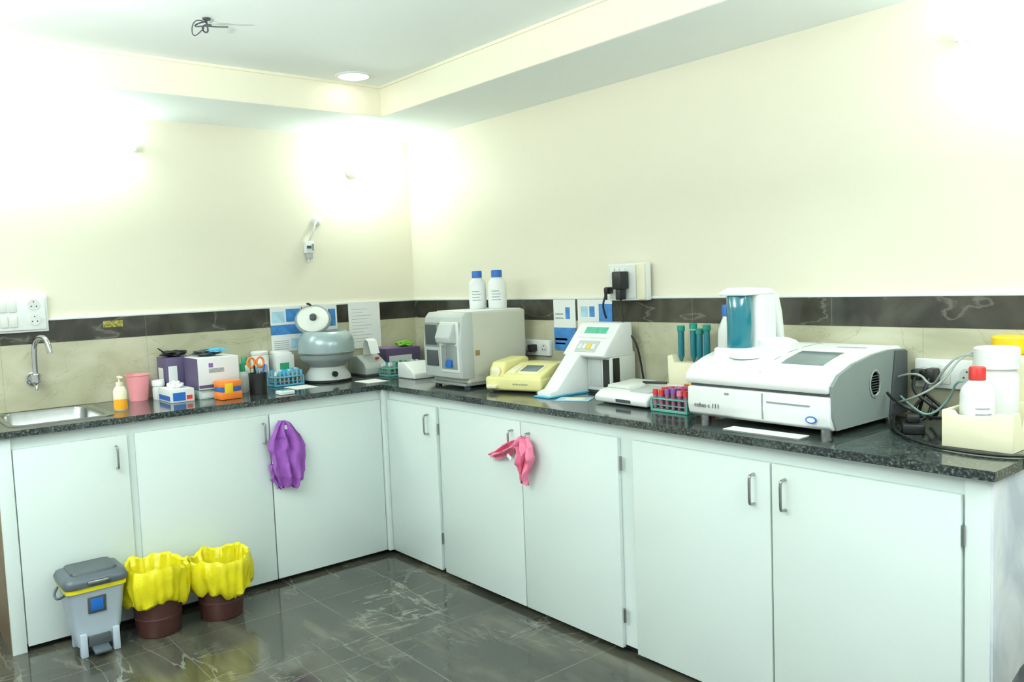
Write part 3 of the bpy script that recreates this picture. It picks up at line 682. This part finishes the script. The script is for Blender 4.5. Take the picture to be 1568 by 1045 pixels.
g=G('paper_slip'); box(g,'sheet',.36,.50,-.62,-.50,Z+.0005,Z+.002,PAPER)

# centrifuge
g=G('bench_centrifuge',(.185,-.68,Z))
lathe(g,'base',[(0,.0),(.115,.0),(.122,.008),(.118,.03),(.10,.055),(.085,.08)],LGREY,n=48)
lathe(g,'base_rubber_ring',[(.118,.0005),(.125,.002),(.125,.01),(.12,.014)],BLACK,n=48)
lathe(g,'waist',[(.084,.075),(.10,.09),(.128,.108),(.138,.128),(.14,.15)],MGREY,n=48)
lathe(g,'bowl',[(.14,.148),(.146,.152),(.147,.175),(.144,.21),(.134,.238),(.118,.256),(.104,.262),(.098,.258),(.093,.20),(0,.20)],mat('centrifuge_grey_enamel','9fb0b2',.22,.2,var=.03),n=48)
lathe(g,'seam_ring',[(.146,.148),(.149,.150),(.149,.154),(.146,.156)],STEEL,n=48)
lathe(g,'rotor',[(0,.20),(.08,.20),(.07,.225),(.02,.235),(0,.24)],STEEL,n=32)
cyl(g,'speed_knob',(.112,-.02,.045),.014,.018,BLACK,rot=(0,math.pi/2,0))
lathe(g,'open_lid',[(0,.012),(.06,.01),(.085,.004),(.092,-.004),(.088,-.01),(.08,-.002),(0,-.002)],OFFW,(-.055,-.04,.325),(math.radians(22),math.radians(50),0),n=40)
lathe(g,'lid_rim',[(.082,.006),(.090,.002),(.094,-.006),(.088,-.014)],MGREY,(-.055,-.04,.325),(math.radians(22),math.radians(50),0),n=40)
lathe(g,'lid_hub',[(0,.0),(.018,0),(.018,.02),(.008,.028),(0,.028)],DGREY,(-.048,-.042,.33),(math.radians(22),math.radians(50),0),n=20)
tube(g,'lid_hinge',[(-.09,-.03,.24),(-.10,-.04,.27),(-.085,-.045,.30)],.007,DGREY)
tube(g,'lid_latch',[(-.09,-.03,.395),(-.095,-.04,.412),(-.10,-.05,.405)],.006,BLACK)
# printer by the corner
g=G('thermal_printer')
prism(g,'shell',[(.03,Z+.0005),(.03,Z+.10),(.12,Z+.11),(.20,Z+.07),(.215,Z+.045),(.215,Z+.0005)],-.47,-.335,LGREY,'y',.006,3)
box(g,'base_trim',.03,.22,-.475,-.33,Z+.0005,Z+.012,DGREY,.002)
prism(g,'paper_strip',[(.12,Z+.112),(.13,Z+.175),(.15,Z+.20),(.18,Z+.19),(.21,Z+.12),(.207,Z+.12),(.178,Z+.186),(.15,Z+.196),(.133,Z+.173),(.124,Z+.112)],-.43,-.375,PAPER,'y')
box(g,'red_light',.17,.185,-.385,-.365,Z+.086,Z+.097,RED,.002)
g=G('purple_carton'); box(g,'carton',.03,.13,-.29,-.06,Z+.0005,Z+.13,PBOX,.002); box(g,'label',.13,.131,-.27,-.12,Z+.03,Z+.09,CARTON)
box(g,'top_print',.035,.125,-.28,-.07,Z+.13,Z+.132,LPURP)
blob(g,'green_gloves',(.08,-.13,Z+.15),(.03,.05,.018),GREENB,3)
g=G('card_reader',(.49,-.32,Z),0)
prism(g,'shell',[(-.08,.0005),(-.08,.08),(-.02,.085),(.05,.05),(.08,.03),(.085,.0005)],-.07,.07,WHITE,'y',.007,3)
box(g,'slot',.03,.06,-.04,.04,.046,.05,DGREY,rot=(0,.5,0))

# ------------------------------------------------------------ towels
def cloth(p,name,rows,m,face,u0=36,seed=0,folds=5):
    """rows: list of (z,centre,halfwidth,depthAmp,offset)"""
    bm=bmesh.new(); V=[]; nz=44
    def samp(t):
        f=t*(len(rows)-1); i=min(int(f),len(rows)-2); k=f-i; k=k*k*(3-2*k)
        return [rows[i][j]*(1-k)+rows[i+1][j]*k for j in range(5)]
    for a in range(nz+1):
        z,c,w,d,off=samp(a/nz); r=[]
        for b in range(u0*2):
            th_=2*math.pi*b/(u0*2); s=math.cos(th_); q=math.sin(th_)
            fold=math.sin(s*folds*1.7+seed+a*.05)*.8+noise.noise(Vector((s*3.5,a*.09,seed)))*1.1
            u=c+w*s+noise.noise(Vector((s*1.5,a*.12,seed+9)))*.012
            dep=off+d*(q*.6+ (fold*.7 if q>0 else 0))
            dep=max(dep,.004)
            zz=z+noise.noise(Vector((s*2,seed,4)))*.035*(a/nz)+.012*math.sin(s*6+seed)*(a/nz)
            r.append(bm.verts.new((dep,u,zz) if face=='x' else (u,-dep,zz)))
        V.append(r)
    n=u0*2
    for A,B in zip(V,V[1:]):
        for b in range(n): bm.faces.new((A[b],A[(b+1)%n],B[(b+1)%n],B[b]))
    bm.faces.new(V[0]); bm.faces.new(V[-1])
    return add(name,bm,m,p,(F,0,0) if face=='x' else (0,-F,0),ang=80)
g=G('purple_hand_towel')
cloth(g,'towel',[(.755,-1.135,.012,.012,.03),(.735,-1.13,.035,.018,.032),(.68,-1.125,.07,.022,.034),(.62,-1.12,.082,.026,.036),(.55,-1.115,.08,.028,.036),(.50,-1.11,.07,.026,.034),(.455,-1.105,.055,.02,.03)],PURP,'x',seed=2)
cloth(g,'towel_tail',[(.56,-1.17,.03,.012,.016),(.50,-1.165,.028,.012,.018),(.455,-1.15,.02,.010,.018)],PURP,'x',seed=5,folds=3)
box(g,'care_label',.62,.623,-1.135,-1.115,.715,.735,PAPER)
g=G('pink_hand_towel')
cloth(g,'knot',[(.735,1.70,.03,.016,.034),(.70,1.70,.05,.024,.036),(.66,1.71,.045,.024,.036),(.615,1.69,.034,.02,.034),(.565,1.685,.018,.014,.03)],PINK,'y',seed=1)
cloth(g,'side_flap',[(.715,1.67,.04,.012,.03),(.685,1.61,.05,.02,.03),(.655,1.555,.05,.02,.028),(.635,1.50,.045,.012,.024),(.625,1.47,.03,.008,.02)],PINK,'y',seed=6,folds=3)
box(g,'care_label',1.62,1.65,-.644,-.64,.645,.657,PAPER,rot=(0,.5,0))

# ------------------------------------------------------------ bins
g=G('pedal_bin',(.715,-1.985,0))
def fr(hx,hy,r,z): return [(x,y,z) for x,y in rrect(-hx,hx,-hy,hy,r)]
loft(g,'body',[fr(.06,.07,.02,.035),fr(.072,.083,.022,.10),fr(.094,.10,.025,.262),fr(.098,.104,.025,.27),fr(.09,.096,.02,.27)],GBIN)
for i,(x,y) in enumerate(((.055,-.068),(.055,.045),(-.08,-.068),(-.08,.045))):
    box(g,'leg_%d'%i,x,x+.028,y,y+.025,.0005,.09,GBIN,.004)
loft(g,'yellow_liner',[fr(.100,.106,.025,.255),fr(.101,.107,.025,.278),fr(.09,.096,.02,.279)],YBAG,False)
loft(g,'lid_skirt',[fr(.104,.110,.03,.272),fr(.108,.114,.03,.29),fr(.10,.106,.03,.308),fr(.07,.08,.03,.318),fr(.03,.04,.02,.320)],GLID)
loft(g,'lid_recess',[fr(.075,.082,.02,.317),fr(.072,.079,.02,.3245),fr(.055,.06,.02,.3225)],mat('bin_lid_inner','3a4347',.35))
box(g,'lid_grip',.095,.118,-.035,.04,.285,.297,STEEL,.003)
box(g,'pedal',.06,.125,-.03,.03,.022,.034,GLID,.004,rot=(0,.15,0))
box(g,'pedal_opening',.06,.078,-.04,.04,.036,.075,DGREY,.004)
box(g,'label_blue',.086,.092,-.035,.028,.165,.23,DGREY,.002,rot=(0,.13,0)); box(g,'label_print',.089,.0935,-.026,.018,.175,.222,BLUE,.001,rot=(0,.13,0))
tube(g,'carry_handle',[(-.05,-.105,.255),(-.04,-.125,.235),(.03,-.125,.225),(.06,-.105,.25)],.005,GLID)
def bagbin(x,y,R,h,seed,sk=0):
    g=G('bag_lined_waste_bin',(x,y,0))
    lathe(g,'bin',[(0,.0005),(R*.64,.0005),(R*.68,.008),(R*.80,h-.06),(R*.78,h-.06),(R*.62,.02),(0,.02)],BBIN,n=36)
    for k,zz in enumerate((.07,.10)): lathe(g,'rib_%d'%k,[(R*.70,zz),(R*.735,zz+.003),(R*.735,zz+.008),(R*.71,zz+.011)],BBIN,n=36)
    def fn(r,z,t,i):
        w=(math.sin(t*7+seed)*.5+math.sin(t*13+seed*2+i)*.4+math.sin(t*23+seed*3)*.3+noise.noise(Vector((math.cos(t)*2.5,math.sin(t)*2.5,z*16+seed)))*1.8)
        amp=[.010,.010,.010,.009,.007,.006,.006,.010,.012,.01,0][min(i,10)]
        low=[.8,.7,.5,.25,.3,.45,.4,.3,.3,.2,0][min(i,10)]
        return r+w*amp, z+low*(math.sin(t*2+seed)*.014+math.sin(t*5+seed)*.012+noise.noise(Vector((math.cos(t)*3,math.sin(t)*3,seed)))*.03)
    lathe(g,'yellow_bag',[(R*.86,h-.135-sk),(R*.95,h-.125-sk),(R*1.0,h-.09),(R*1.05,h-.04),(R*1.05,h+.005),(R*1.0,h+.018),(R*.92,h+.01),(R*.84,h-.05),(R*.70,h-.13),(R*.5,h-.19),(0,h-.2)],YBAG,n=120,fn=fn)
    return g
bagbin(.735,-1.755,.122,.262,1.3)
bagbin(.745,-1.505,.124,.242,4.1,-.005)
g=G('black_office_stool',(3.70,-.60,0))
lathe(g,'seat',[(0,.33),(.20,.33),(.245,.35),(.25,.385),(.235,.42),(.18,.445),(0,.455)],BLACK,n=40)
cyl(g,'column',(0,0,.06),.025,.28,STEEL)
for i in range(5):
    a=2*math.pi*i/5; tube(g,'leg_%d'%i,[(0,0,.08),(.1*math.cos(a),.1*math.sin(a),.07),(.2*math.cos(a),.2*math.sin(a),.045)],.014,BLACK)
    lathe(g,'caster_%d'%i,[(0,-.012),(.02,-.012),(.023,0),(.02,.012),(0,.012)],BLACK,(.2*math.cos(a),.2*math.sin(a),.0235),(math.pi/2,0,a),n=16)

# ------------------------------------------------------------ camera
cam=bpy.data.cameras.new('camera'); co=bpy.data.objects.new('camera',cam); COL.objects.link(co)
cam.sensor_width=36; cam.lens=1275.5688/1568*36; cam.clip_start=.05
R=Matrix(((0.63501,-0.03289,0.77180),(0.77154,0.07679,-0.63153),(-0.03850,0.99650,0.07414)))
co.matrix_world=Matrix.Translation((4.1789,-2.6871,1.3555))@R.to_4x4()
sc.camera=co
w=bpy.data.worlds.new('world'); sc.world=w; w.use_nodes=True
w.node_tree.nodes['Background'].inputs[0].default_value=(.90,1,.985,1); w.node_tree.nodes['Background'].inputs[1].default_value=.85
